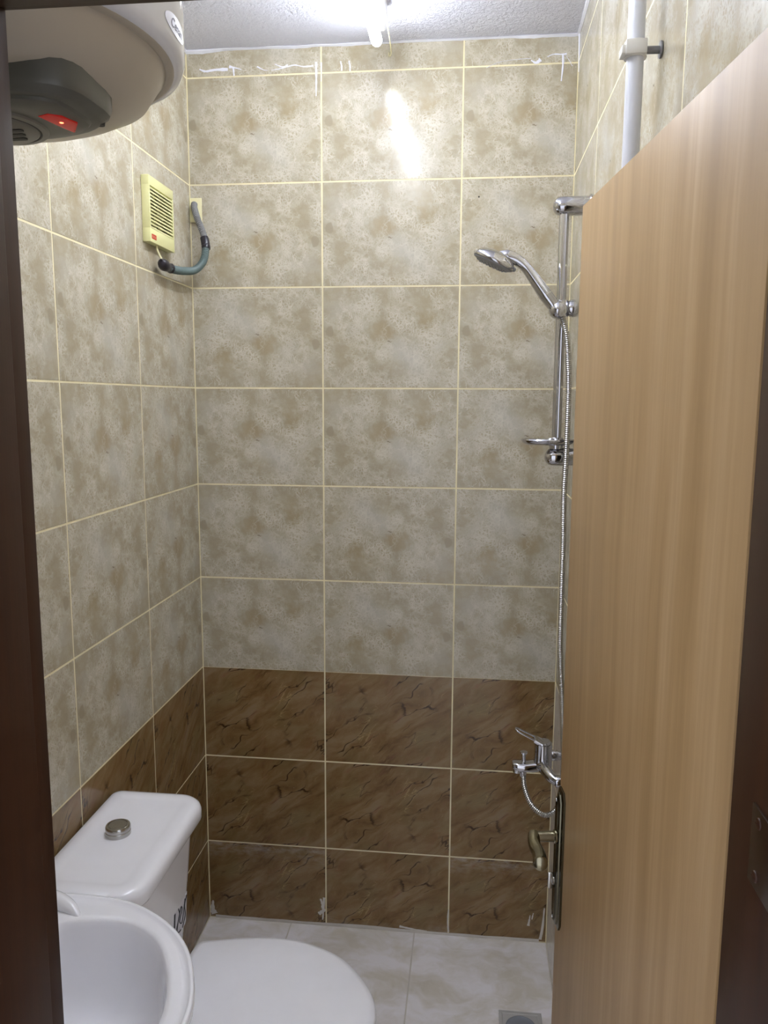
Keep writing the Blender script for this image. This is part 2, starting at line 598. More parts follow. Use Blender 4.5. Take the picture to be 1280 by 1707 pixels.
def wall_tiles(parent, origin, ux, cols, anchors, low_mat=None, zmin=0.0):
    for ci in range(len(cols) - 1):
        for ri in range(len(ZROWS) - 1):
            if ZROWS[ri + 1] <= zmin + 0.01:
                continue
            z0, z1 = max(ZROWS[ri], zmin), ZROWS[ri + 1]
            brown = ri < 3
            mat = (MAT['brown_dusty'] if ri == 0 else MAT['brown']) if brown else MAT['beige']
            if brown and low_mat:
                mat = low_mat
            flip = random.random() < 0.42
            an = anchors[ci] + ('t' if ri == 0 else 'b' if ri == len(ZROWS) - 2 else 'c')
            seam = parent is wall_back
            if seam and ri == 3:
                z0 -= 0.0016
            if seam and ri == 2:
                z1 += 0.0016
            put_tile(parent, origin, ux, (0, 0, 1), cols[ci], cols[ci + 1], z0, z1, 0.403, HB if brown else HBE, mat, an, flip)


XB = [0.0, 0.3964, 0.7994, W]
wall_tiles(wall_back, (0, 0, 0), (1, 0, 0), XB, ['r', 'c', 'l'])
# left wall: axis from back corner towards the camera is -Y; use ux=+Y measured from YF
D = -YF
YL = [0.0, D - 0.4004 - 3 * 0.403, D - 0.4004 - 2 * 0.403, D - 0.4004 - 0.403, D - 0.4004, D]
YL = [v for v in YL if v >= 0]
wall_tiles(wall_left, (0, YF, 0), (0, 1, 0), sorted(set(YL)), ['r'] + ['c'] * 10)
YR = [0.0, 0.4156, 0.4156 + 0.401, 0.4156 + 0.401 + 0.385, D]
wall_tiles(wall_right, (W, 0, 0), (0, -1, 0), YR, ['c', 'c', 'c', 'l'], MAT['brown_hazed'])

# floor tiles: (grout lines at X = 0.279 and 0.689)
FX = [0.0, 0.279, 0.689, W]
FY = [0.0, 0.41, 0.82, 1.23, 1.64]
for i in range(3):
    for j in range(4):
        put_tile(floor, (0, 0, 0), (1, 0, 0), (0, 1, 0), FX[i], FX[i + 1], -FY[j + 1], -FY[j], 0.41, 0.41, MAT['floor'], 'cc')

# front wall with the doorway
XJ0, XJ1, ZJ = 0.375, 1.125, 2.10       # rough opening
YO = -1.80                             # outer (hall) face
bm = BM()
box(bm, (-0.8, YO, -0.12), (XJ0, YF, ZC + 0.1))
box(bm, (XJ1, YO, -0.12), (2.0, YF, ZC + 0.1))
box(bm, (XJ0, YO, ZJ), (XJ1, YF, ZC + 0.1))
wall_front = link('wall_front', bm, MAT['outer'], None, sm=False)
tag(wall_front, 'front wall around the doorway, hidden behind the dark frame', 'wall', kind='structure')
for r_ in range(len(ZROWS) - 1):
    brown = r_ < 3
    put_tile(wall_front, (XJ0 - 0.01, YF + 0.006, 0), (-1, 0, 0), (0, 0, 1), 0.0, XJ0 - 0.012, ZROWS[r_], ZROWS[r_ + 1], 0.403, HB if brown else HBE, MAT['brown'] if brown else MAT['beige'], 'cc')
hall = shell('floor_hall', (-0.8, -3.4, -0.12), (2.0, -1.66, -0.004), MAT['floor'], 'hall floor outside the doorway', 'floor')

# plaster filler line between the ceiling and the tiles
def filler(name, p0, p1, inward, label, h0=0.008):
    bm = BM()
    p0, p1, inward = V(p0), V(p1), V(inward)
    N = 90
    top, bot, wal = [], [], []
    for i in range(N + 1):
        t = i / N
        p = p0.lerp(p1, t)
        a = h0 * (0.55 + 0.9 * noise.noise(V((t * 9, 1.3, p0.x * 3))) + 0.5 * abs(noise.noise(V((t * 33, 4.1, 0)))))
        a = max(0.004, a)
        b = max(0.004, h0 * (0.7 + 0.8 * noise.noise(V((t * 12, 7.7, 2)))))
        wal.append(bm.verts.new(p + V((0, 0, -a)) + inward * 0.0005))
        bot.append(bm.verts.new(p + V((0, 0, -0.35 * a)) + inward * (0.0045 + 0.35 * b)))
        top.append(bm.verts.new(p + inward * b + V((0, 0, 0.0005))))
    for i in range(N):
        bm.faces.new((wal[i], wal[i + 1], bot[i + 1], bot[i]))
        bm.faces.new((bot[i], bot[i + 1], top[i + 1], top[i]))
    o = link(name, bm, MAT['plaster'], None)
    tag(o, label, 'trim', kind='structure')


filler('trim_1', (0, 0, ZC), (W, 0, ZC), (0, -1, 0), 'ragged white filler line where the end wall meets the ceiling')
filler('trim_2', (W, 0, ZC), (W, YF, ZC), (-1, 0, 0), 'ragged white filler line where the right wall meets the ceiling')
filler('trim_3', (0, YF, ZC), (0, 0, ZC), (1, 0, 0), 'ragged white filler line where the left wall meets the ceiling')


# white paint drips on the end wall (thin relief)
def smear(parent, pts, w0, w1, mat, y=-0.0007, flatn=(0, -1, 0)):
    """thin raised ribbon through wall points (x, z)"""
    bm = BM()
    L, Rr = [], []
    P = catmull([(x, y, z) for x, z in pts], 5)
    N = len(P)
    for i, p in enumerate(P):
        t = (P[min(i + 1, N - 1)] - P[max(i - 1, 0)]).normalized()
        s = V((-t.z, 0, t.x))
        w = (w0 + (w1 - w0) * i / (N - 1)) * (0.75 + 0.5 * random.random()) / 2
        L.append(p + s * w)
        Rr.append(p - s * w)
    rings = []
    for a, b in zip(L, Rr):
        m = (a + b) / 2 + V((0, -0.0008, 0))
        rings.append([a, m, b, (a + b) / 2 + V((0, 0.0008, 0))])
    loft(bm, rings)
    o = link('paint_drip', bm, mat, parent)
    return o


P_ = MAT['paint']
for pts, a, b in (
        ([(0.382, 2.674), (0.382, 2.63), (0.381, 2.583)], 0.007, 0.003),
        ([(0.3965, 2.672), (0.3968, 2.650), (0.396, 2.622)], 0.004, 0.002),
        ([(0.452, 2.673), (0.455, 2.660), (0.455, 2.648)], 0.004, 0.004),
        ([(0.476, 2.673), (0.479, 2.660), (0.479, 2.646)], 0.004, 0.004),
        ([(0.040, 2.667), (0.058, 2.661), (0.085, 2.664), (0.124, 2.664)], 0.004, 0.009),
        ([(0.128, 2.671), (0.146, 2.667), (0.164, 2.662)], 0.007, 0.002),
        ([(0.140, 2.668), (0.141, 2.658), (0.142, 2.646)], 0.006, 0.004),
        ([(0.210, 2.668), (0.228, 2.659), (0.242, 2.657)], 0.004, 0.001),
        ([(0.252, 2.657), (0.285, 2.661), (0.318, 2.668), (0.345, 2.663), (0.374, 2.664)], 0.002, 0.004),
        ([(0.262, 2.673), (0.285, 2.664), (0.300, 2.669)], 0.002, 0.006),
        ([(0.984, 2.655), (0.998, 2.648), (1.010, 2.656)], 0.003, 0.012),
        ([(1.028, 2.662), (1.045, 2.668), (1.068, 2.667), (1.080, 2.668)], 0.002, 0.005),
        ([(1.070, 2.669), (1.071, 2.640), (1.068, 2.598)], 0.007, 0.003),
        ([(1.078, 2.664), (1.088, 2.650), (1.096, 2.636)], 0.001, 0.002),
        ([(0.862, 2.640), (0.900, 2.654), (0.950, 2.659), (0.984, 2.660)], 0.0012, 0.0012)):
    smear(wall_back, pts, a, b, P_)
# dried grout smears low on the brown tiles
for pts, a, b in (
        ([(0.385, 0.02), (0.388, 0.06), (0.390, 0.10)], 0.004, 0.010),
        ([(0.372, 0.040), (0.386, 0.052), (0.392, 0.060)], 0.012, 0.010),
        ([(0.378, 0.095), (0.385, 0.075), (0.386, 0.06)], 0.006, 0.012),
        ([(0.012, 0.06), (0.010, 0.03), (0.016, 0.012)], 0.006, 0.022),
        ([(0.02, 0.004), (0.2, 0.003), (0.5, 0.006), (0.8, 0.003), (1.09, 0.005)], 0.012, 0.010),
        ([(1.055, 0.055), (1.058, 0.075), (1.060, 0.092)], 0.008, 0.003),
        ([(1.066, 0.078), (1.068, 0.090), (1.070, 0.100)], 0.004, 0.003),
        ([(1.094, 0.010), (1.100, 0.05), (1.104, 0.12)], 0.010, 0.004),
        ([(0.800, 0.012), (0.797, 0.05), (0.799, 0.09)], 0.006, 0.004), ([(0.64, 0.018), (0.68, 0.012), (0.73, 0.008)], 0.007, 0.003)):
    smear(wall_back, pts, a, b, MAT['grout_pale'])

bm = BM()
lathe(bm, [(0.0022, 0), (0.0026, 0.0006), (0.0012, 0.0012), (0.0002, 0.0008)], (0.849, -0.0001, 2.298), (0, -1, 0), 10)
link('nail_hole', bm, plain('hole_dark', srgb(58, 50, 42)), wall_back)  # raised dark disc, its colour stands in for a small dark nail hole
bm = BM()
smear_pts = [(1.1118, -0.012, 2.712), (1.1120, -0.016, 2.66), (1.1122, -0.014, 2.615)]
sweep(bm, catmull(smear_pts, 5), lambda t: 0.0035 * (1 - 0.7 * t), 6)
link('paint_drip', bm, P_, wall_right)

# ---------------------------------------------------------------- door frame and door
FR = MAT['frame']


def jamb(lo, hi, bev=0.002):
    bm = BM()
    box(bm, lo, hi, bev, 2)
    return bm


frame = empty('door_frame', (0.75, -1.72, 0))
tag(frame, 'dark brown varnished wooden door frame around the camera view', 'door frame', kind='structure')
XS0, XS1, ZS, YS = 0.4293, 1.0768, 2.054, -1.675
# left jamb: stop body then rebate, hall casing
bm = BM()
box(bm, (XJ0, -1.815, 0), (XS0, YS, ZS + 0.03), 0.0025)
box(bm, (XJ0 + 0.001, YS - 0.002, 0), (XS0 - 0.013, -1.632, ZS + 0.03), 0.002)
box(bm, (XS0 - 0.1, -1.835, 0), (XS0 - 0.02, -1.80, ZS + 0.085), 0.006)
part('jamb', bm, FR, frame)
bm = BM()
box(bm, (XS1, -1.815, 0), (XJ1, YS, ZS + 0.03), 0.0025)
box(bm, (XS1 + 0.030, YS - 0.002, 0), (XJ1, -1.632, ZS + 0.03), 0.002)
box(bm, (XS1 + 0.02, -1.835, 0), (XS1 + 0.10, -1.80, ZS + 0.085), 0.006)
jr = part('jamb', bm, FR, frame)
bm = BM()
box(bm, (XJ0, -1.815, ZS), (XJ1, YS, ZJ), 0.0025)
box(bm, (XJ0, YS - 0.002, ZS + 0.018), (XJ1, -1.632, ZJ), 0.002)
box(bm, (XS0 - 0.1, -1.836, ZS + 0.02), (XS1 + 0.1, -1.801, ZS + 0.1), 0.006)
part('lintel', bm, FR, frame)
# plate let into the right jamb
bm = BM()
box(bm, (XS1 - 0.0022, -1.795, 1.339), (XS1 + 0.001, -1.7315, 1.4055), 0.001)
pl = part('hinge_plate', bm, plain('painted_metal', srgb(44, 25, 12), 0.3, 0.3), frame)
for z in (1.350, 1.395):
    bm = BM()
    lathe(bm, [(0.005, 0), (0.0045, 0.001), (0.001, 0.0014)], (XS1 - 0.0022, -1.748, z), (-1, 0, 0), 14)
    box(bm, (XS1 - 0.0040, -1.7515, z - 0.0006), (XS1 - 0.0030, -1.7445, z + 0.0006))
    o = link('screw', bm, FR)
    o.parent = pl

door = empty('door_1', (1.096, -1.615, 0))
tag(door, 'light beech veneer door swung open against the right wall', 'door', kind='structure')
DH = V((1.096, -1.615, 0))
DE = V((1.0205, -0.945, 0))
dd = (DE - DH).normalized()
dn = V((-dd.y, dd.x, 0))          # towards the room (left)
DL = (DE - DH).length
DM = Matrix(((dd.x, dn.x, 0, DH.x), (dd.y, dn.y, 0, DH.y), (0, 0, 1, 0), (0, 0, 0, 1)))  # local: x along door, y out of the face, z up


def dpart(name, bm, mat, root=door, sm=True):
    bmesh.ops.transform(bm, matrix=DM, verts=bm.verts)
    return part(name, bm, mat, root, sm=sm)


bm = BM()
box(bm, (0, -0.036, 0.008), (DL, 0, 2.0505), 0.0012, 2)
dpart('door_leaf', bm, MAT['door'])
for z in (0.25, 1.80):
    bm = BM()
    lathe(bm, [(0.006, 0), (0.006, 0.09)], (-0.006, -0.030, z), (0, 0, 1), 12)
    box(bm, (-0.004, -0.034, z), (0.0, -0.008, z + 0.09))
    dpart('hinge', bm, MAT['bronze_dark'])


# long backplate with stepped profile and clipped top / bottom corners
def plate_outline(x0, x1, z0, z1, c, inset):
    x0 += inset; x1 -= inset; z0 += inset; z1 -= inset
    return [(x0 + c, z0), (x1 - c, z0), (x1, z0 + c * 1.6), (x1, z1 - c * 1.6), (x1 - c, z1), (x0 + c, z1), (x0, z1 - c * 1.6), (x0, z0 + c * 1.6)]


PX = 0.651                       # plate centre along the door
bm = BM()
levels = [(0, 0.0), (0, 0.004), (0.004, 0.0055), (0.007, 0.0055), (0.0075, 0.008), (0.011, 0.0095), (0.0125, 0.0095), (0.014, 0.0115), (0.018, 0.012)]
loft(bm, [[(x, h, z) for x, z in plate_outline(PX - 0.023, PX + 0.0225, 0.745, 1.018, 0.009, i)] for i, h in levels])
hp = dpart('handle_plate', bm, MAT['bronze_dark'])
for z in (0.765, 0.998):
    bm = BM()
    lathe(bm, [(0.0038, 0), (0.0034, 0.0012), (0.0005, 0.0016)], (PX, 0.0118, z), (0, 1, 0), 12)
    o = dpart('screw', bm, MAT['chrome_dull'], door)
# lever
bm = BM()
LZ = 0.928
sweep(bm, catmull([(PX - 0.004, 0.010, LZ), (PX - 0.004, 0.030, LZ), (PX - 0.004, 0.046, LZ)], 4), 0.0098, 16)
lathe(bm, [(0.0125, 0.0105), (0.0125, 0.014), (0.0105, 0.016)], (PX - 0.004, 0, LZ), (0, 1, 0), 20)
pts = catmull([(PX + 0.003, 0.050, LZ + 0.001), (PX - 0.012, 0.0535, LZ), (PX - 0.030, 0.0550, LZ - 0.003), (PX - 0.052, 0.0525, LZ - 0.004), (PX - 0.075, 0.0545, LZ - 0.002), (PX - 0.098, 0.0585, LZ + 0.001)], 6)
N = len(pts)
rad = []
for i in range(N):
    t = i / (N - 1)
    r = 0.0115 - 0.001 * math.sin(t * PI) + 0.002 * t
    if t < 0.06:
        r *= 0.5 + t / 0.12
    if t > 0.93:
        r *= math.sqrt(max(0.02, 1 - ((t - 0.93) / 0.075) ** 2))
    rad.append(r)
sweep(bm, pts, rad, 16)
dpart('lever', bm, MAT['bronze'])
bm = BM()
lathe(bm, [(0.0085, 0.011), (0.0085, 0.014), (0.007, 0.0155)], (PX, 0, 0.838), (0, 1, 0), 16)
box(bm, (PX - 0.0035, 0.013, 0.822), (PX + 0.0035, 0.0225, 0.854), 0.0025)
dpart('thumb_turn', bm, MAT['chrome_dull'])

# ---------------------------------------------------------------- ceiling lamp
lamp = empty('fluorescent_lamp', (0.585, -0.75, ZC))
tag(lamp, 'lit tube lamp on a white batten across the ceiling', 'lamp')
YA, YB = -0.205, -1.43
bm = BM()
prof = [(-0.0225, 0.0), (-0.0225, -0.030), (-0.017, -0.038), (0.017, -0.038), (0.0225, -0.030), (0.0225, 0.0)]
loft(bm, [[(0.585 + x, y, ZC + z) for x, z in prof] for y in (YA, YB)])
part('batten', bm, plain('white_batten', srgb(226, 226, 228), 0.4), lamp, ang=20)
TX, TZ, TR = 0.578, ZC - 0.075, 0.0145
bm = BM()
lathe(bm, [(0.002, 0), (0.009, 0.002), (0.0125, 0.006), (TR, 0.014), (TR, 1.25), (0.0125, 1.258), (0.009, 1.262), (0.002, 1.264)], (TX, -0.178, TZ), (0, -1, 0), 24)
part('tube', bm, MAT['tube'], lamp)
for y in (YA - 0.012, YB + 0.03):
    bm = BM()
    box(bm, (0.568, y - 0.012, ZC - 0.064), (0.602, y, ZC - 0.034), 0.002)
    part('lamp_holder', bm, MAT['cream'], lamp)
bm = BM()
sweep(bm, catmull([(0.604, -0.198, ZC - 0.030), (0.606, -0.13, ZC - 0.052), (0.603, -0.07, ZC - 0.058), (0.592, -0.02, ZC - 0.045), (0.590, -0.004, ZC - 0.03)], 6), 0.0016, 8)
part('cable', bm, MAT['cream'], lamp)

# ---------------------------------------------------------------- water heater
HX, HY, HR, HZ = 0.245, -1.389, 0.235, 2.140
heater = empty('water_heater', (HX, HY, HZ))
tag(heater, 'white cylindrical electric water heater hanging high on the left wall', 'water heater')
bm = BM()
lathe(bm, [(HR - 0.012, 0.0), (HR - 0.003, 0.004), (HR, 0.012), (HR, 0.56)], (HX, HY, HZ), (0, 0, 1), 96, cap0=True)
part('tank_body', bm, MAT['enamel'], heater, ang=60)
bm = BM()
lathe(bm, [(HR - 0.012, 0.001), (HR - 0.020, -0.004), (HR - 0.024, -0.002), (HR - 0.030, -0.010), (0.19, -0.034), (0.16, -0.050), (0.13, -0.062), (0.08, -0.072), (0.001, -0.074)], (HX, HY, HZ), (0, 0, 1), 96, cap0=False)
part('end_dome', bm, MAT['dome'], heater, ang=60)
# grey service cover
CX, CY = 0.252, -1.414


def octo(sx, sy, z, n=8):
    base = [(0.148, -0.045), (0.150, 0.035), (0.112, 0.070), (0.05, 0.092), (-0.05, 0.092), (-0.112, 0.070), (-0.150, 0.035), (-0.148, -0.045), (-0.130, -0.074), (-0.05, -0.095), (0.05, -0.095), (0.130, -0.074)]
    out = []
    k = len(base)
    for i in range(k):
        p0, p, p1 = V(base[i - 1]), V(base[i]), V(base[(i + 1) % k])
        a = p + (p0 - p) * 0.3
        b = p + (p1 - p) * 0.3
        for t in (0, 0.5, 1):
            q = a * (1 - t) ** 2 + p * 2 * t * (1 - t) + b * t * t
            out.append((CX + q.x * sx, CY + q.y * sy, z))
    return out


bm = BM()
loft(bm, [octo(1.0, 1.0, 2.120), octo(1.0, 1.0, 2.072), octo(0.985, 0.98, 2.066), octo(0.93, 0.92, 2.0600), octo(0.91, 0.89, 2.0585), octo(0.84, 0.80, 2.0580), octo(0.82, 0.78, 2.0550), octo(0.74, 0.70, 2.0520), octo(0.55, 0.60, 2.0515)], cap0=False)
cov = part('service_cover', bm, MAT['grey_plastic'], heater, ang=28)
# raised round dial with a slotted disc
DCX, DCY = 0.254, -1.408
bm = BM()
lathe(bm, [(0.070, 0.004), (0.067, -0.002), (0.060, -0.003), (0.0585, -0.0005), (0.057, -0.003), (0.054, -0.005), (0.03, -0.006), (0.001, -0.006)], (DCX, DCY, 2.0510), (0, 0, 1), 56, cap0=False)
part('dial_disc', bm, plain('mid_grey_plastic', srgb(104, 102, 94), 0.36), heater)
bm = BM()
for k in range(-2, 3):
    L = 0.040 - abs(k) * 0.006
    pts = []
    for a in range(16):
        an = 2 * PI * a / 16
        px = (L if math.cos(an) > 0 else -L) + 0.004 * math.cos(an)
        pts.append((DCX + px, DCY + k * 0.0145 + 0.0045 * math.sin(an)))
    loft(bm, [[(x, y, 2.0460) for x, y in pts], [(x, y, 2.0442) for x, y in pts]])
part('dial_slots', bm, MAT['dark_plastic'], heater)
# black ring around the dial
bm = BM()
for sgn in (1,):
    N = 64
    rings = []
    for i in range(N + 1):
        a = 2 * PI * i / N
        c = V((DCX + 0.0585 * math.cos(a), DCY + 0.0585 * math.sin(a), 2.0488))
        rings.append(c)
    sweep(bm, rings, 0.0011, 6)
part('seam_ring', bm, MAT['dark_plastic'], heater)
# red pilot window
bm = BM()
wn = [(0.332, -1.434), (0.347, -1.440), (0.360, -1.432), (0.366, -1.406), (0.347, -1.376), (0.340, -1.397)]
loft(bm, [[(x, y, 2.060) for x, y in wn], [(x, y, 2.0510) for x, y in wn], [(0.349 + (x - 0.349) * 0.85, -1.41 + (y + 1.41) * 0.9, 2.0502) for x, y in wn]])
part('pilot_window', bm, MAT['red_lens'], heater, ang=20)
bm = BM()
lathe(bm, [(0.0005, 0), (0.0022, 0.0006), (0.003, 0.002), (0.0022, 0.004)], (0.350, -1.414, 2.0492), (0, 0, 1), 12)
part('pilot_lamp', bm, MAT['pilot'], heater)
for x, y, z in ((0.356, -1.462, 2.0590), (0.380, -1.375, 2.0595), (0.134, -1.35, 2.059)):
    bm = BM()
    lathe(bm, [(0.001, -0.0008), (0.0052, -0.001), (0.006, 0.004)], (x, y, z), (0, 0, 1), 16)
    part('screw_hole', bm, MAT['dark_plastic'], heater)
# oval badge wrapped on the cylinder
BA = 0.07       # angle of badge centre on the cylinder
BZ = HZ + 0.027


def on_cyl(u, v, lift):
    a = BA + u / HR
    return V((HX + (HR + lift) * math.cos(a), HY + (HR + lift) * math.sin(a), BZ + v))


bm = BM()
N = 40
ring0 = [on_cyl(0.036 * math.cos(2 * PI * i / N), 0.0115 * math.sin(2 * PI * i / N), 0.0004) for i in range(N)]
rings = [[on_cyl(s * 0.036 * math.cos(2 * PI * i / N), s * 0.0115 * math.sin(2 * PI * i / N), 0.0007) for i in range(N)] for s in (1, 0.75, 0.5, 0.25, 0.02)]
loft(bm, [ring0] + rings, cap0=False)
badge = part('badge', bm, plain('badge_film', srgb(206, 206, 214), 0.3, var=0.004), heater)


def text_mesh(body, size, shear=0.0):
    cu = bpy.data.curves.new('lettering', 'FONT')
    cu.body = body
    cu.size = size
    cu.shear = shear
    cu.align_x = 'CENTER'
    cu.align_y = 'CENTER'
    cu.extrude = 0.0004
    cu.resolution_u = 3
    t = bpy.data.objects.new('lettering', cu)
    COL.objects.link(t)
    dg = bpy.context.evaluated_depsgraph_get()
    me = bpy.data.meshes.new_from_object(t.evaluated_get(dg))
    bpy.data.objects.remove(t)
    bm = BM()
    bm.from_mesh(me)
    return bm


bm = text_mesh('Cenan', 0.0165, 0.4)
for v in bm.verts:
    v.co = on_cyl(v.co.x, v.co.y, 0.0008 + v.co.z * 0.4)
lt = link('lettering', bm, plain('badge_ink', srgb(92, 90, 104), 0.5), None, sm=False)
lt.parent = badge
# wall brackets, pipes and flex
bm = BM()
box(bm, (0.0005, HY - 0.15, 2.45), (0.014, HY + 0.15, 2.49), 0.002)
part('wall_bracket', bm, MAT['enamel'], heater)
bm = BM()
box(bm, (0.014, HY - 0.02, 2.44), (0.03, HY + 0.02, 2.50), 0.002)
part('wall_bracket', bm, MAT['enamel'], heater)

# ---------------------------------------------------------------- extractor fan
fan = empty('extractor_fan', (0.0, -0.27, 2.20))
tag(fan, 'square yellowed plastic extractor fan on the left wall', 'fan')
fy0, fy1, fz0, fz1, fd = -0.3555, -0.190, 2.1225, 2.285, 0.021
Y_ = MAT['yellow']
bm = BM()
gy0, gy1, gz0, gz1 = fy0 + 0.008, fy1 - 0.008, fz0 + 0.034, fz1 - 0.024
for lo, hi in (((0.0004, fy0, fz0), (fd, fy1, gz0)), ((0.0004, fy0, gz1), (fd, fy1, fz1)), ((0.0004, fy0, gz0 - 0.001), (fd, gy0, gz1 + 0.001)), ((0.0004, gy1, gz0 - 0.001), (fd, fy1, gz1 + 0.001))):
    box(bm, lo, hi, 0.0012)
part('housing', bm, Y_, fan)
NS = 12
for k in range(NS):
    z = gz0 + (gz1 - gz0) * (k + 0.5) / NS
    bm = BM()
    prof = [(fd - 0.0004, z - 0.0040), (fd - 0.0004, z + 0.0004), (fd - 0.007, z + 0.0040), (fd - 0.008, z + 0.0020)]
    loft(bm, [[(x, y, zz) for x, zz in prof] for y in (gy0 - 0.001, gy1 + 0.001)])
    part('slat', bm, Y_, fan, sm=False)
bm = BM()
box(bm, (0.0006, gy0 - 0.001, gz0 - 0.001), (0.002, gy1 + 0.001, gz1 + 0.001))
part('back_plate', bm, MAT['fan_dark'], fan, sm=False)
bm = BM()
fcy, fcz = (gy0 + gy1) / 2, (gz0 + gz1) / 2
lathe(bm, [(0.012, 0.001), (0.012, 0.009), (0.009, 0.0105), (0.001, 0.011)], (0.001, fcy, fcz), (1, 0, 0), 20)
for k in range(6):
    a = k * PI / 3
    u = V((0, math.cos(a), math.sin(a)))
    w = V((0, -math.sin(a), math.cos(a)))
    c = V((0, fcy, fcz))
    loft(bm, [[c + u * 0.010 + w * -0.005 + V((0.003, 0, 0)), c + u * 0.010 + w * 0.005 + V((0.007, 0, 0)), c + u * 0.010 + w * 0.005 + V((0.0085, 0, 0)), c + u * 0.010 - w * 0.005 + V((0.0045, 0, 0))],
              [c + u * 0.048 + w * -0.013 + V((0.003, 0, 0)), c + u * 0.048 + w * 0.013 + V((0.007, 0, 0)), c + u * 0.048 + w * 0.013 + V((0.0085, 0, 0)), c + u * 0.048 - w * 0.013 + V((0.0045, 0, 0))]])
part('impeller', bm, MAT['cream'], fan)
bm = BM()
box(bm, (fd - 0.0002, -0.347, 2.131), (fd + 0.0006, -0.318, 2.1425))
lg = part('logo_label', bm, MAT['red'], fan, sm=False)
bm = BM()
for k in range(4):
    y = -0.3435 + k * 0.0062
    box(bm, (fd + 0.0005, y, 2.1345), (fd + 0.0009, y + 0.0042, 2.1355))
    box(bm, (fd + 0.0005, y, 2.138), (fd + 0.0009, y + 0.0042, 2.139))
    box(bm, (fd + 0.0005, y, 2.1345), (fd + 0.0009, y + 0.001, 2.139))
o = link('logo_lettering', bm, plain('pale_print', srgb(236, 190, 160)), None, sm=False)
o.parent = lg
bm = BM()
sweep(bm, catmull([(0.010, -0.290, 2.128), (0.011, -0.291, 2.115), (0.016, -0.288, 2.10), (0.022, -0.286, 2.088), (0.026, -0.285, 2.082)], 5), 0.0028, 8)
part('power_cable', bm, MAT['cream'], fan)

# ---------------------------------------------------------------- conduit
con = empty('flexible_conduit', (0.02, -0.02, 2.29))
tag(con, 'grey corrugated conduit curving from the corner to the fan cable', 'conduit')
bm = BM()
box(bm, (0.0015, -0.005, 2.243), (0.037, -0.0008, 2.312), 0.0015)
box(bm, (0.0015, -0.010, 2.243), (0.0045, -0.0008, 2.312), 0.001)
part('cover_plate', bm, MAT['cream'], con)
cp = [(0.016, -0.008, 2.293), (0.020, -0.020, 2.280), (0.034, -0.034, 2.245), (0.052, -0.040, 2.203), (0.059, -0.045, 2.172)]
bm = BM()
corrugated(bm, cp, 0.0098, 0.0052, 0.0016, 12)
part('upper_conduit', bm, MAT['conduit_grey'], con)
cp2 = [(0.058, -0.045, 2.180), (0.061, -0.052, 2.150), (0.056, -0.064, 2.118), (0.043, -0.098, 2.091), (0.034, -0.160, 2.079), (0.030, -0.220, 2.073), (0.028, -0.262, 2.072)]
bm = BM()
corrugated(bm, cp2, 0.0112, 0.0046, 0.0011, 12)
part('lower_conduit', bm, MAT['conduit'], con)
bm = BM()
sweep(bm, catmull([(0.0545, -0.042, 2.192), (0.058, -0.044, 2.182), (0.061, -0.047, 2.168), (0.0625, -0.050, 2.158)], 4), [0.0118, 0.0124, 0.0120, 0.0128, 0.0125, 0.013, 0.0126, 0.013, 0.0122, 0.0134, 0.013, 0.0128, 0.0124], 12)
part('tape_wrap', bm, MAT['tape'], con)
bm = BM()
sweep(bm, catmull([(0.029, -0.245, 2.0725), (0.027, -0.262, 2.073), (0.026, -0.282, 2.075), (0.026, -0.296, 2.079), (0.026, -0.305, 2.083)], 4), lambda t: 0.0135 - 0.002 * math.sin(t * 9) - (0.008 * max(0, t - 0.8) / 0.2), 12)
part('tape_wrap', bm, MAT['tape'], con)

# ---------------------------------------------------------------- supply pipe
SPX, SPY = 1.0745, -1.06
pipe = empty('supply_pipe', (SPX, SPY, ZC))
tag(pipe, 'white plastic pipe running down the right wall from the ceiling', 'pipe')
bm = BM()
lathe(bm, [(0.0128, 0), (0.0128, 2.0)], (SPX, SPY, 0.72), (0, 0, 1), 24)
part('pipe_run', bm, MAT['pvc'], pipe)
bm = BM()
lathe(bm, [(0.0165, -0.0115), (0.0165, 0.0115)], (SPX, SPY, 2.245), (0, 0, 1), 24)
box(bm, (SPX - 0.017, SPY - 0.0185, 2.2345), (SPX + 0.014, SPY - 0.010, 2.2555), 0.002)
box(bm, (SPX - 0.0225, SPY - 0.016, 2.236), (SPX - 0.014, SPY + 0.010, 2.2485), 0.002)
clamp = part('pipe_clamp', bm, plain('white_clamp', srgb(216, 214, 208), 0.45), pipe)
bm = BM()
lathe(bm, [(0.0055, 0), (0.0055, W - SPX - 0.018)], (SPX + 0.014, SPY, 2.245), (1, 0, 0), 12)
lathe(bm, [(0.012, 0), (0.012, 0.0025)], (W - 0.0035, SPY, 2.245), (1, 0, 0), 20)
o = link('clamp_stud', bm, MAT['spray_grey'])
o.parent = clamp

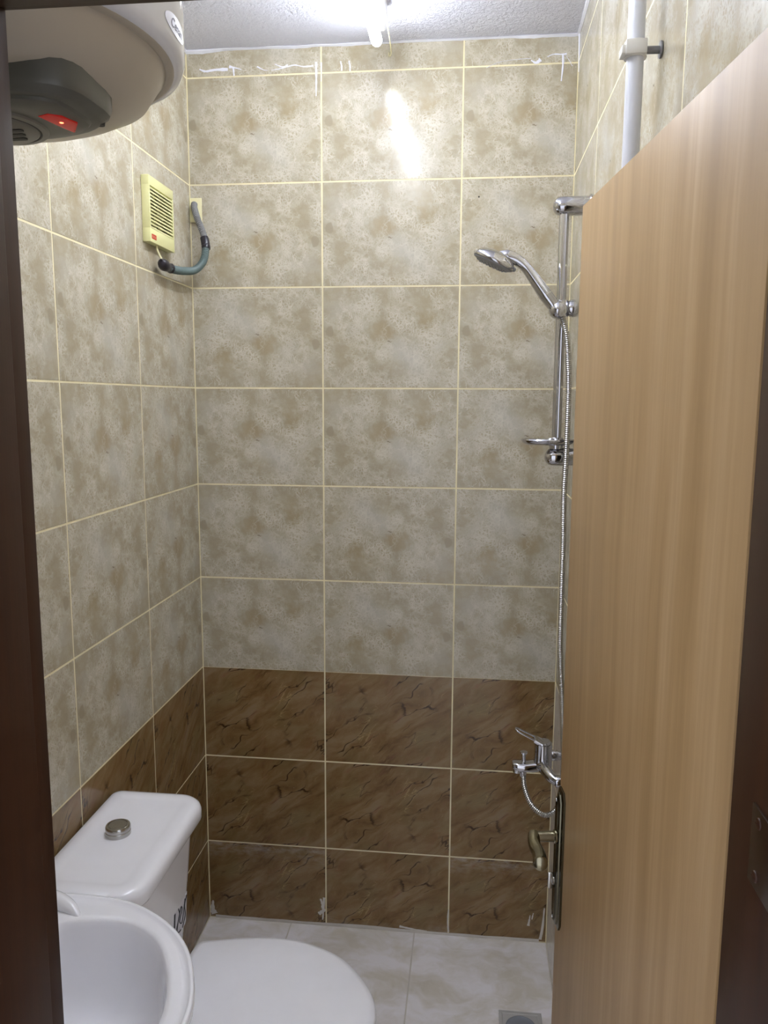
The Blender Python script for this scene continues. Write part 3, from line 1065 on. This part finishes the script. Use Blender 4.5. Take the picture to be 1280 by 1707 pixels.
# ---------------------------------------------------------------- shower rail
CH = MAT['chrome']
RX, RY = 1.050, -0.373
rail = empty('shower_rail', (W, RY, 1.9))
tag(rail, 'chrome riser rail with two wall brackets on the right wall', 'shower rail')
bm = BM()
sec = []
for i in range(28):
    a = 2 * PI * i / 28
    r = 0.0118
    x, y = r * math.cos(a), r * math.sin(a)
    if abs(a - 3 * PI / 2) < 0.28:
        y += 0.0022
    sec.append((x, y))
loft(bm, [[(RX + x, RY + y, z) for x, y in sec] for z in (1.600, 2.168)])
part('rail_tube', bm, CH, rail, ang=50)
for z0 in (2.182, 1.588):
    bm = BM()
    lathe(bm, [(0.0005, 0), (0.009, 0.0015), (0.010, 0.0022), (0.014, 0.0045), (0.0195, 0.010), (0.0215, 0.018), (0.022, 0.03), (0.022, 0.0895)], (1.0225, RY, z0), (1, 0, 0), 32)
    br = part('wall_bracket', bm, CH, rail, ang=40)
    bm = BM()
    lathe(bm, [(0.0262, 0), (0.0262, 0.004), (0.024, 0.006)], (W - 0.0005, RY, z0), (-1, 0, 0), 32)
    o = link('wall_rose', bm, CH)
    o.parent = br
# slider
SZ = 1.945
bm = BM()
lathe(bm, [(0.0175, -0.019), (0.0185, -0.014), (0.0185, 0.014), (0.0175, 0.019)], (RX, RY, SZ), (0, 0, 1), 24)
slider = part('slider', bm, CH, rail, ang=45)
bm = BM()
lathe(bm, [(0.009, 0.0), (0.014, 0.002), (0.0200, 0.006), (0.0215, 0.016), (0.0185, 0.024), (0.010, 0.0285), (0.0005, 0.0295)], (RX + 0.014, RY - 0.004, SZ), (1, -0.15, 0), 24)
o = link('slider_knob', bm, CH, ang=40) if False else link('slider_knob', bm, CH)
o.parent = slider
# cone holder cup (open ring around the handset end)
HC = V((1.040, RY - 0.038, 1.938))
hd = V((-0.62, -0.12, 0.72)).normalized()
bm = BM()
lathe(bm, [(0.0115, -0.017), (0.0145, -0.016), (0.0215, -0.006), (0.0225, 0.003), (0.0195, 0.012), (0.0150, 0.0165), (0.0135, 0.0165), (0.0125, 0.0), (0.0110, -0.017)], HC, hd, 28, False, False)
lathe(bm, [(0.014, 0), (0.014, 0.02)], HC + V((0.002, 0.012, 0.004)), (0.1, 1, 0.1), 16)
o = link('handset_holder', bm, CH)
o.parent = slider
# soap dish
bm = BM()
SDX, SDY, SDZ, SA, SB = 1.030, RY - 0.002, 1.628, 0.066, 0.045


def ell(sa, sb, z, n=40):
    return [(SDX + sa * math.cos(2 * PI * i / n), SDY + sb * math.sin(2 * PI * i / n), z) for i in range(n)]


loft(bm, [ell(SA - 0.012, SB - 0.012, SDZ - 0.010), ell(SA - 0.004, SB - 0.004, SDZ - 0.006), ell(SA, SB, SDZ + 0.001), ell(SA - 0.002, SB - 0.002, SDZ + 0.004), ell(SA - 0.006, SB - 0.006, SDZ + 0.002), ell(SA - 0.012, SB - 0.012, SDZ - 0.004)])
dish = part('soap_dish', bm, CH, rail, ang=40)
bm = BM()
for k in range(-3, 4):
    box(bm, (SDX + k * 0.014 - 0.002, SDY - 0.030, SDZ - 0.003), (SDX + k * 0.014 + 0.002, SDY - 0.0135, SDZ + 0.0015), 0.0006)
lathe(bm, [(0.0165, -0.020), (0.0175, -0.016), (0.0175, 0.006), (0.0155, 0.008)], (RX, RY, SDZ), (0, 0, 1), 24)
o = link('dish_collar', bm, CH)
o.parent = dish

# ---------------------------------------------------------------- hand shower
hs = empty('hand_shower', HC)
tag(hs, 'chrome shower head resting in the slider holder', 'shower head')
hy = RY - 0.040
hpts = [(0.893, hy - 0.005, 2.0620), (0.916, hy - 0.004, 2.0620), (0.940, hy - 0.003, 2.0530), (0.962, hy - 0.002, 2.0345), (0.985, hy - 0.001, 2.005), (1.008, hy, 1.974), (1.027, hy, 1.950), (1.040, hy + 0.001, 1.934), (1.0475, hy + 0.001, 1.925)]
hr = [0.0105, 0.0150, 0.0135, 0.0120, 0.0142, 0.0162, 0.0148, 0.0115, 0.0108]
P = catmull(hpts, 6)
rr = [hr[min(8, i // 6)] * (1 - (i % 6) / 6) + hr[min(8, i // 6 + 1)] * ((i % 6) / 6) for i in range(len(P))]
bm = BM()
sweep(bm, P[:43], rr[:43], 20)
part('handle', bm, CH, hs, ang=50)
bm = BM()
sweep(bm, P[42:], [0.0135] * 2 + [0.0118] * (len(P) - 44), 20)
part('hose_nut', bm, CH, hs, ang=50)
hc = V((0.8870, hy - 0.006, 2.0535))
hn = V((0.42, -0.10, 0.90)).normalized()
bm = BM()
lathe(bm, [(0.001, 0.0220), (0.020, 0.0205), (0.037, 0.0145), (0.0480, 0.007), (0.0525, 0.001), (0.0530, -0.003), (0.0515, -0.006), (0.050, -0.006)], hc, hn, 44, False, True)
part('head_shell', bm, CH, hs, ang=50)
bm = BM()
lathe(bm, [(0.0495, -0.005), (0.0490, -0.009), (0.043, -0.0115), (0.036, -0.0150), (0.012, -0.0165), (0.001, -0.0165)], hc, hn, 44, False, True)
fa, fb = frame_from(hn)
for rr_, cnt in ((0.038, 26), (0.030, 20), (0.021, 14), (0.011, 8)):
    for i in range(cnt):
        a = 2 * PI * i / cnt
        base = hc + (fa * math.cos(a) + fb * math.sin(a)) * rr_ - hn * (0.0125 if rr_ > 0.034 else 0.0152)
        lathe(bm, [(0.0016, 0), (0.0012, -0.0025)], base, hn, 6)
part('spray_face', bm, MAT['spray_grey'], hs)
bm = BM()
lv = V((0.9325, hy - 0.012, 2.030))
sweep(bm, [hc - hn * 0.010 + V((0.035, -0.006, -0.011)), lv], 0.003, 8)
bmesh.ops.create_uvsphere(bm, u_segments=16, v_segments=10, radius=0.0055, matrix=Matrix.Translation(lv))
part('spray_selector', bm, MAT['spray_grey'], hs)

# ---------------------------------------------------------------- hose
hose = empty('shower_hose', (1.07, -0.42, 1.2))
tag(hose, 'ribbed chrome hose hanging from shower head down to the mixer tap', 'hose')
hp_ = [(1.0490, hy + 0.001, 1.923), (1.0540, hy - 0.002, 1.905), (1.0620, -0.417, 1.872), (1.0665, -0.420, 1.821), (1.0700, -0.420, 1.751), (1.0700, -0.420, 1.608), (1.0680, -0.420, 1.500), (1.0705, -0.420, 1.388),
       (1.0715, -0.420, 1.237), (1.0735, -0.420, 1.106), (1.0850, -0.420, 0.95), (1.0930, -0.415, 0.80), (1.0900, -0.412, 0.715), (1.0760, -0.408, 0.673), (1.0500, -0.404, 0.658), (1.0190, -0.398, 0.678), (1.0000, -0.385, 0.716), (0.9945, -0.373, 0.757)]
bm = BM()
corrugated(bm, hp_, 0.0074, 0.0048, 0.0016, 10)
part('ribbed_hose', bm, MAT['chrome_dull'], hose)
bm = BM()
lathe(bm, [(0.0095, 0), (0.0095, 0.013), (0.008, 0.016)], (0.9945, -0.373, 0.763), (-0.05, 0.1, -1), 16)
part('hose_nut', bm, CH, hose)

# ---------------------------------------------------------------- mixer tap
mx = empty('bath_mixer', (W, -0.37, 0.78))
tag(mx, 'chrome lever bath mixer tap on the right wall below the rail', 'tap')
MY = -0.370
bm = BM()
# central body
lathe(bm, [(0.019, -0.012), (0.0235, -0.008), (0.0245, 0.0), (0.0235, 0.020), (0.0225, 0.045), (0.0235, 0.060)], (1.045, MY, 0.780), (0, 0, 1), 36)
part('mixer_body', bm, CH, mx, ang=45)
for s in (-1, 1):
    bm = BM()
    ends = [(1.042, MY + s * 0.010, 0.782), (1.050, MY + s * 0.040, 0.783), (1.062, MY + s * 0.064, 0.777), (1.076, MY + s * 0.075, 0.773)]
    sweep(bm, catmull(ends, 6), lambda t: 0.0165 - 0.004 * t, 18)
    lathe(bm, [(0.0145, -0.014), (0.0150, -0.012), (0.0150, 0.006), (0.012, 0.008)], (1.085, MY + s * 0.075, 0.773), (1, 0, 0), 6 if False else 24)
    lathe(bm, [(0.0125, 0.0), (0.0125, 0.015), (0.026, 0.017), (0.027, 0.0225)], (1.090, MY + s * 0.075, 0.773), (1, 0, 0), 28)
    part('inlet_leg', bm, CH, mx, ang=40)
# spout: flat tongue with aerator and diverter
bm = BM()
def tongue(x, hw, z0, z1, n=16):
    out = []
    for i in range(n):
        a = 2 * PI * i / n
        cx, cz = math.cos(a), math.sin(a)
        e = 0.55
        y = hw * math.copysign(abs(cx) ** e, cx)
        z = (z0 + z1) / 2 + (z1 - z0) / 2 * math.copysign(abs(cz) ** e, cz)
        out.append((x, MY + y, z))
    return out
loft(bm, [tongue(0.9655, 0.006, 0.774, 0.782), tongue(0.967, 0.013, 0.768, 0.785), tongue(0.972, 0.0175, 0.765, 0.786), tongue(0.985, 0.0195, 0.763, 0.786), tongue(1.005, 0.0195, 0.762, 0.786), tongue(1.022, 0.019, 0.762, 0.789), tongue(1.045, 0.018, 0.765, 0.792)])
part('spout', bm, CH, mx, ang=40)
bm = BM()
lathe(bm, [(0.0115, 0), (0.0115, -0.011), (0.0095, -0.012), (0.0090, -0.008)], (0.9795, MY - 0.001, 0.768), (0, 0, 1), 20)
part('aerator', bm, CH, mx)
bm = BM()
lathe(bm, [(0.0062, 0), (0.0050, 0.010), (0.0055, 0.020), (0.0085, 0.0235), (0.0100, 0.0255), (0.0095, 0.028), (0.001, 0.029)], (0.9955, MY, 0.785), (0, 0, 1), 20)
part('diverter_knob', bm, CH, mx)
# lever: cap plus looped handle
bm = BM()
ax = V((-0.89, 0, 0.43)).normalized()
sideY = V((0, 1, 0))
nrm = ax.cross(sideY).normalized()
if nrm.z < 0:
    nrm = -nrm
c0 = V((1.0640, MY, 0.8330))
def lv_pt(s, w, h):
    return c0 + ax * s + sideY * w + nrm * h
out_o = [(-0.006, 0.004), (-0.003, 0.013), (0.006, 0.019), (0.018, 0.020), (0.032, 0.018), (0.048, 0.0155), (0.065, 0.0145), (0.082, 0.0140), (0.094, 0.0125), (0.101, 0.008), (0.104, 0.003)]
outer = [(s, w) for s, w in out_o] + [(s, -w) for s, w in reversed(out_o)]
in_o = [(0.046, 0.003), (0.047, 0.008), (0.056, 0.0112), (0.068, 0.0108), (0.082, 0.0105), (0.091, 0.0092), (0.096, 0.0055), (0.0975, 0.002)]
inner = [(s, w) for s, w in in_o] + [(s, -w) for s, w in reversed(in_o)]
# solid cap part
solid = [(s, w) for s, w in out_o if s < 0.047] + [(0.047, 0.0155), (0.047, -0.0155)] + [(s, -w) for s, w in reversed(out_o) if s < 0.047]
loft(bm, [[lv_pt(s * 0.95 + 0.001, w * 0.93, -0.008) for s, w in solid], [lv_pt(s, w, -0.004) for s, w in solid], [lv_pt(s, w, 0.000) for s, w in solid], [lv_pt(s * 0.93 + 0.0015, w * 0.86, 0.0022) for s, w in solid]])
loop = [(0.044, 0.0135), (0.056, 0.0132), (0.068, 0.0127), (0.082, 0.0122), (0.093, 0.0105), (0.099, 0.006), (0.1005, 0.0)]
lp = loop + [(s, -w) for s, w in reversed(loop[:-1])]
sweep(bm, catmull([lv_pt(s, w, -0.002) for s, w in lp], 5), 0.0026, 10)
part('lever', bm, CH, mx, ang=40)
bm = BM()
lathe(bm, [(0.0215, 0.0), (0.0215, 0.012), (0.019, 0.022)], (1.045, MY, 0.823), (-0.12, 0, 1), 30)
part('cartridge_cap', bm, CH, mx, ang=40)

# ---------------------------------------------------------------- toilet
PO = MAT['porcelain']
toilet = empty('toilet', (0.33, -0.865, 0))
tag(toilet, 'white close-coupled toilet with its lid closed, against the left wall', 'toilet')
TC = -0.865


def rrect(x0, x1, y0, y1, z, rb, rf, n=7, bow=0.0):
    """rounded rectangle; rb radius at x0 corners, rf radius at x1 corners"""
    pts = []
    for cx, cy, r, a0 in ((x1 - rf, y1 - rf, rf, 0), (x0 + rb, y1 - rb, rb, PI / 2), (x0 + rb, y0 + rb, rb, PI), (x1 - rf, y0 + rf, rf, 1.5 * PI)):
        for i in range(n):
            a = a0 + PI / 2 * i / (n - 1)
            pts.append([cx + r * math.cos(a), cy + r * math.sin(a), z])
    ym, hw = (y0 + y1) / 2, (y1 - y0) / 2
    for p in pts:
        k = max(0, (p[0] - x0) / (x1 - x0))
        p[0] += bow * k * (1 - ((p[1] - ym) / hw) ** 2)
    return [tuple(p) for p in pts]


ty0, ty1 = -1.068, -0.660
# tank body
bm = BM()
loft(bm, [rrect(0.012, 0.190, -1.010, -0.720, 0.415, 0.02, 0.05), rrect(0.010, 0.196, -1.025, -0.705, 0.44, 0.02, 0.055), rrect(0.008, 0.212, -1.045, -0.688, 0.62, 0.02, 0.06), rrect(0.006, 0.222, -1.052, -0.680, 0.765, 0.02, 0.06)])
tank = part('tank', bm, PO, toilet, ang=50)
# tank lid, slightly domed with a recessed panel outline
bm = BM()
def lidr(i, z, rb=0.03, rf=0.06):
    return rrect(0.006 + i, 0.238 - i, ty0 + i, ty1 - i, z, max(0.006, rb - i), max(0.01, rf - i), 9, 0.006)
loft(bm, [lidr(0.012, 0.760), lidr(0.003, 0.762), lidr(0.0, 0.768), lidr(0.0, 0.786), lidr(0.003, 0.794), lidr(0.010, 0.7995), lidr(0.020, 0.8015), lidr(0.034, 0.8020), lidr(0.040, 0.8008), lidr(0.050, 0.8003), lidr(0.075, 0.8005)])
part('tank_lid', bm, PO, toilet, ang=60)
bm = BM()
bx, by = 0.106, -0.853
lathe(bm, [(0.0262, 0.0), (0.0262, 0.009), (0.0255, 0.0100), (0.0255, 0.0108), (0.0262, 0.0118), (0.0262, 0.0185), (0.0245, 0.0215), (0.0205, 0.0222), (0.0200, 0.0205), (0.0190, 0.0205), (0.0185, 0.0218), (0.001, 0.0222)], (bx, by, 0.8000), (0, 0, 1), 40)
part('flush_button', bm, MAT['chrome_dull'], toilet, ang=30)
# sticker with dark scroll lettering on the tank front
bm = BM()
def on_tank(y, z, lift):
    # front of tank near the far corner (rounded)
    yc, r = -0.688 - 0.06, 0.06
    x1 = 0.2065 + (z - 0.55) * 0.065
    s = y - yc
    if s < 0:
        return V((x1 + lift, y, z))
    a = s / r
    return V((x1 - r + (r + lift) * math.cos(a), yc + (r + lift) * math.sin(a), z))
rows = []
for i in range(9):
    y = -0.818 + 0.085 * i / 8
    rows.append([on_tank(y, 0.520, 0.0006), on_tank(y, 0.595, 0.0006), on_tank(y, 0.595, -0.002), on_tank(y, 0.520, -0.002)])
loft(bm, rows)
st = part('sticker', bm, MAT['sticker'], toilet, sm=False)
bm = BM()
for pts in ([(-0.799, 0.522), (-0.799, 0.594)], [(-0.796, 0.522), (-0.7955, 0.594)],
            [(-0.785, 0.525), (-0.775, 0.56), (-0.760, 0.585), (-0.752, 0.575), (-0.765, 0.555), (-0.750, 0.54), (-0.742, 0.56), (-0.735, 0.59)],
            [(-0.775, 0.592), (-0.768, 0.572), (-0.782, 0.548), (-0.770, 0.530), (-0.755, 0.526)],
            [(-0.745, 0.524), (-0.730, 0.545), (-0.735, 0.575), (-0.724, 0.592)]):
    sweep(bm, [on_tank(p.x - 0.018, p.y, 0.001) for p in catmull([(a, b, 0) for a, b in pts], 5)], 0.0013, 6, 1)
o = link('sticker_scroll', bm, MAT['ink'])
o.parent = st

seat_pts = [(0.205, 0.150), (0.209, 0.178), (0.222, 0.190), (0.25, 0.197), (0.31, 0.212), (0.39, 0.2225), (0.47, 0.215), (0.55, 0.181), (0.600, 0.138), (0.640, 0.085), (0.660, 0.040), (0.6665, 0.0)]


def seat_outline(z, inset=0.0, sx=1.0):
    up = catmull([(x, w, 0) for x, w in seat_pts], 4)
    cx = 0.43
    pts = [(p.x, p.y) for p in up] + [(p.x, -p.y) for p in reversed(up[:-1])]
    out = []
    N = len(pts)
    for i in range(N):
        a, b = V(pts[i - 1]), V(pts[(i + 1) % N])
        t = (b - a).normalized()
        nrm = V((t.y, -t.x))
        p = V(pts[i])
        if (p + nrm * 0.001 - V((cx, 0))).length > (p - V((cx, 0))).length:
            nrm = -nrm
        q = p + nrm * inset
        out.append((q.x, TC + q.y, z))
    return out


def scaled(outline, s, z, cx=0.43):
    return [(cx + (x - cx) * s, TC + (y - TC) * s, z) for x, y, _ in outline]


so = seat_outline(0.43)
bm = BM()
loft(bm, [scaled(so, 0.97, 0.412), scaled(so, 0.995, 0.414), scaled(so, 1.0, 0.419), scaled(so, 0.995, 0.4255), scaled(so, 0.98, 0.4295), scaled(so, 0.93, 0.4325), scaled(so, 0.7, 0.4345), scaled(so, 0.4, 0.4355)])
part('seat_lid', bm, MAT['seat'], toilet, ang=60)
bm = BM()
loft(bm, [scaled(so, 0.965, 0.392), scaled(so, 0.985, 0.394), scaled(so, 0.99, 0.400), scaled(so, 0.985, 0.408), scaled(so, 0.96, 0.4105)])
part('seat_ring', bm, MAT['seat'], toilet, ang=60)
for s in (-1, 1):
    bm = BM()
    lathe(bm, [(0.010, 0), (0.010, 0.05)], (0.214, TC + s * 0.075 - 0.025, 0.414), (0, 1, 0), 16)
    part('seat_hinge', bm, MAT['seat'], toilet)
bm = BM()
ped = []
for z, s, cx, sy in ((0.0, 0.50, 0.33, 0.62), (0.02, 0.49, 0.33, 0.60), (0.12, 0.46, 0.33, 0.55), (0.22, 0.56, 0.36, 0.64), (0.31, 0.80, 0.40, 0.84), (0.36, 0.92, 0.425, 0.93), (0.385, 0.955, 0.43, 0.955), (0.392, 0.95, 0.43, 0.95)):
    ped.append([(cx + (x - 0.43) * s, TC + (y - TC) * sy, z) for x, y, _ in so])
loft(bm, ped)
box(bm, (0.010, TC - 0.14, 0.30), (0.235, TC + 0.14, 0.414), 0.02, 3)
box(bm, (0.03, TC - 0.10, 0.0), (0.30, TC + 0.10, 0.32), 0.02, 3)
part('bowl', bm, PO, toilet, ang=60)

# ---------------------------------------------------------------- washbasin
BC = -1.366
basin = empty('washbasin', (0.0, BC, 0.82))
tag(basin, 'white oval-fronted washbasin in front of the toilet tank', 'washbasin')
out_pts = [(0.003, 0.262), (0.05, 0.276), (0.141, 0.281), (0.20, 0.278), (0.248, 0.269), (0.303, 0.243), (0.350, 0.209), (0.393, 0.160), (0.422, 0.104), (0.440, 0.050), (0.4455, 0.0)]
in_pts = [(0.098, 0.10), (0.106, 0.150), (0.128, 0.186), (0.169, 0.210), (0.247, 0.2195), (0.292, 0.205), (0.332, 0.175), (0.361, 0.133), (0.384, 0.083), (0.397, 0.035), (0.4000, 0.0)]


def contour(pts, n=72, bc=BC):
    up = catmull([(x, w, 0) for x, w in pts], 10)
    full = [V((p.x, p.y)) for p in up] + [V((p.x, -p.y)) for p in reversed(up[:-1])]
    # close across the back, resample to n points by arc length
    full.append(full[0].copy())
    L = [0]
    for a, b in zip(full, full[1:]):
        L.append(L[-1] + (b - a).length)
    out = []
    j = 0
    for i in range(n):
        s = L[-1] * i / n
        while L[j + 1] < s:
            j += 1
        t = (s - L[j]) / max(1e-9, L[j + 1] - L[j])
        out.append(full[j].lerp(full[j + 1], t))
    return out


def polar(pts, c, n=96):
    """resample contour by angle about c so nested rings match up"""
    full = contour(pts, 720)
    out = []
    for i in range(n):
        a = 2 * PI * i / n - PI
        d = V((math.cos(a), math.sin(a)))
        best, bv = None, -9
        for p in full:
            q = (p - c)
            v = q.normalized().dot(d)
            if v > bv:
                bv, best = v, p
        out.append(best)
    return out


cc = V((0.24, 0.0))
OC = polar(out_pts, cc)
IC = polar(in_pts, cc)


def ring(C, s, z, tox=0.0, zf=None):
    r = []
    for p in C:
        q = cc + (p - cc) * s
        zz = z + (zf(p) if zf else 0)
        r.append((q.x + tox, BC + q.y, zz))
    return r


def lerp_ring(t, z, s=1.0):
    return [((a.x * (1 - t) + b.x * t), BC + (a.y * (1 - t) + b.y * t), z) for a, b in zip(OC, IC)]


bm = BM()
ZB = 0.82
rg = [ring(IC, 0.25, 0.60, -0.05), ring(OC, 0.42, 0.61, -0.05), ring(OC, 0.64, 0.65, -0.03), ring(OC, 0.86, 0.735, -0.008), ring(OC, 0.955, 0.790), ring(OC, 0.985, 0.797), ring(OC, 0.998, 0.803), ring(OC, 1.0, 0.812),
      ring(OC, 0.993, 0.8195), ring(OC, 0.978, 0.8215), ring(OC, 0.962, 0.8195), ring(OC, 0.950, 0.8165)]
for t, z in ((0.45, 0.8160), (0.75, 0.8165), (0.93, 0.8150), (0.985, 0.8110)):
    rg.append(lerp_ring(t, z))
for s, z, tx in ((0.992, 0.803, 0), (0.978, 0.786, 0), (0.955, 0.755, 0), (0.915, 0.722, -0.002), (0.84, 0.695, -0.006), (0.70, 0.676, -0.012), (0.48, 0.664, -0.02), (0.24, 0.658, -0.03), (0.10, 0.656, -0.03)):
    rg.append(ring(IC, s, z, tx))
loft(bm, rg)
part('bowl', bm, PO, basin, ang=70)
# raised shelf and curled ridge along the wall side
bm = BM()
for s in (-1, 1):
    path = catmull([(0.012, BC + s * 0.10, 0.824), (0.012, BC + s * 0.200, 0.826), (0.030, BC + s * 0.236, 0.826), (0.075, BC + s * 0.249, 0.826), (0.112, BC + s * 0.247, 0.8250), (0.138, BC + s * 0.240, 0.8215), (0.158, BC + s * 0.230, 0.8160), (0.174, BC + s * 0.220, 0.8090)], 6)
    sweep(bm, path, lambda t: 0.0175 - 0.0165 * max(0, (t - 0.45) / 0.55) ** 1.8, 20)
loft(bm, [rrect(0.002, 0.030, BC - 0.20, BC + 0.20, 0.80, 0.004, 0.010), rrect(0.002, 0.030, BC - 0.20, BC + 0.20, 0.832, 0.004, 0.010), rrect(0.004, 0.026, BC - 0.198, BC + 0.198, 0.8385, 0.004, 0.010)])
part('splash_ridge', bm, PO, basin, ang=70)
bm = BM()
lathe(bm, [(0.030, 0.0), (0.028, 0.003), (0.018, 0.0035), (0.016, 0.0)], (0.205, BC, 0.6575), (0, 0, 1), 28)
part('waste_ring', bm, CH, basin)
bm = BM()
lathe(bm, [(0.016, 0), (0.016, -0.095), (0.026, -0.10), (0.026, -0.155), (0.014, -0.16)], (0.205, BC, 0.615), (0, 0, 1), 20)
sweep(bm, catmull([(0.205, BC, 0.50), (0.15, BC, 0.49), (0.07, BC, 0.50), (0.001, BC, 0.50)], 6), 0.014, 14)
part('trap', bm, MAT['pvc'], basin)

# ---------------------------------------------------------------- floor drain
dr = empty('floor_drain', (1.012, -0.365, 0))
tag(dr, 'square grey floor drain near the right wall', 'drain')
bm = BM()
x0, x1, y0, y1 = 0.952, 1.072, -0.425, -0.305
loft(bm, [[(x0 + i, y0 + i, z), (x1 - i, y0 + i, z), (x1 - i, y1 - i, z), (x0 + i, y1 - i, z)] for i, z in ((0, 0.0002), (0.0, 0.0022), (0.001, 0.003), (0.009, 0.003), (0.011, 0.0014))])
part('drain_frame', bm, MAT['drain_grey'], dr)
bm = BM()
lathe(bm, [(0.043, 0.001), (0.043, 0.0035), (0.040, 0.0045), (0.037, 0.003), (0.010, 0.003), (0.001, 0.0035)], (1.012, -0.365, 0), (0, 0, 1), 36)
part('drain_cover', bm, plain('dark_drain', srgb(128, 132, 140), 0.4, 0.2), dr)
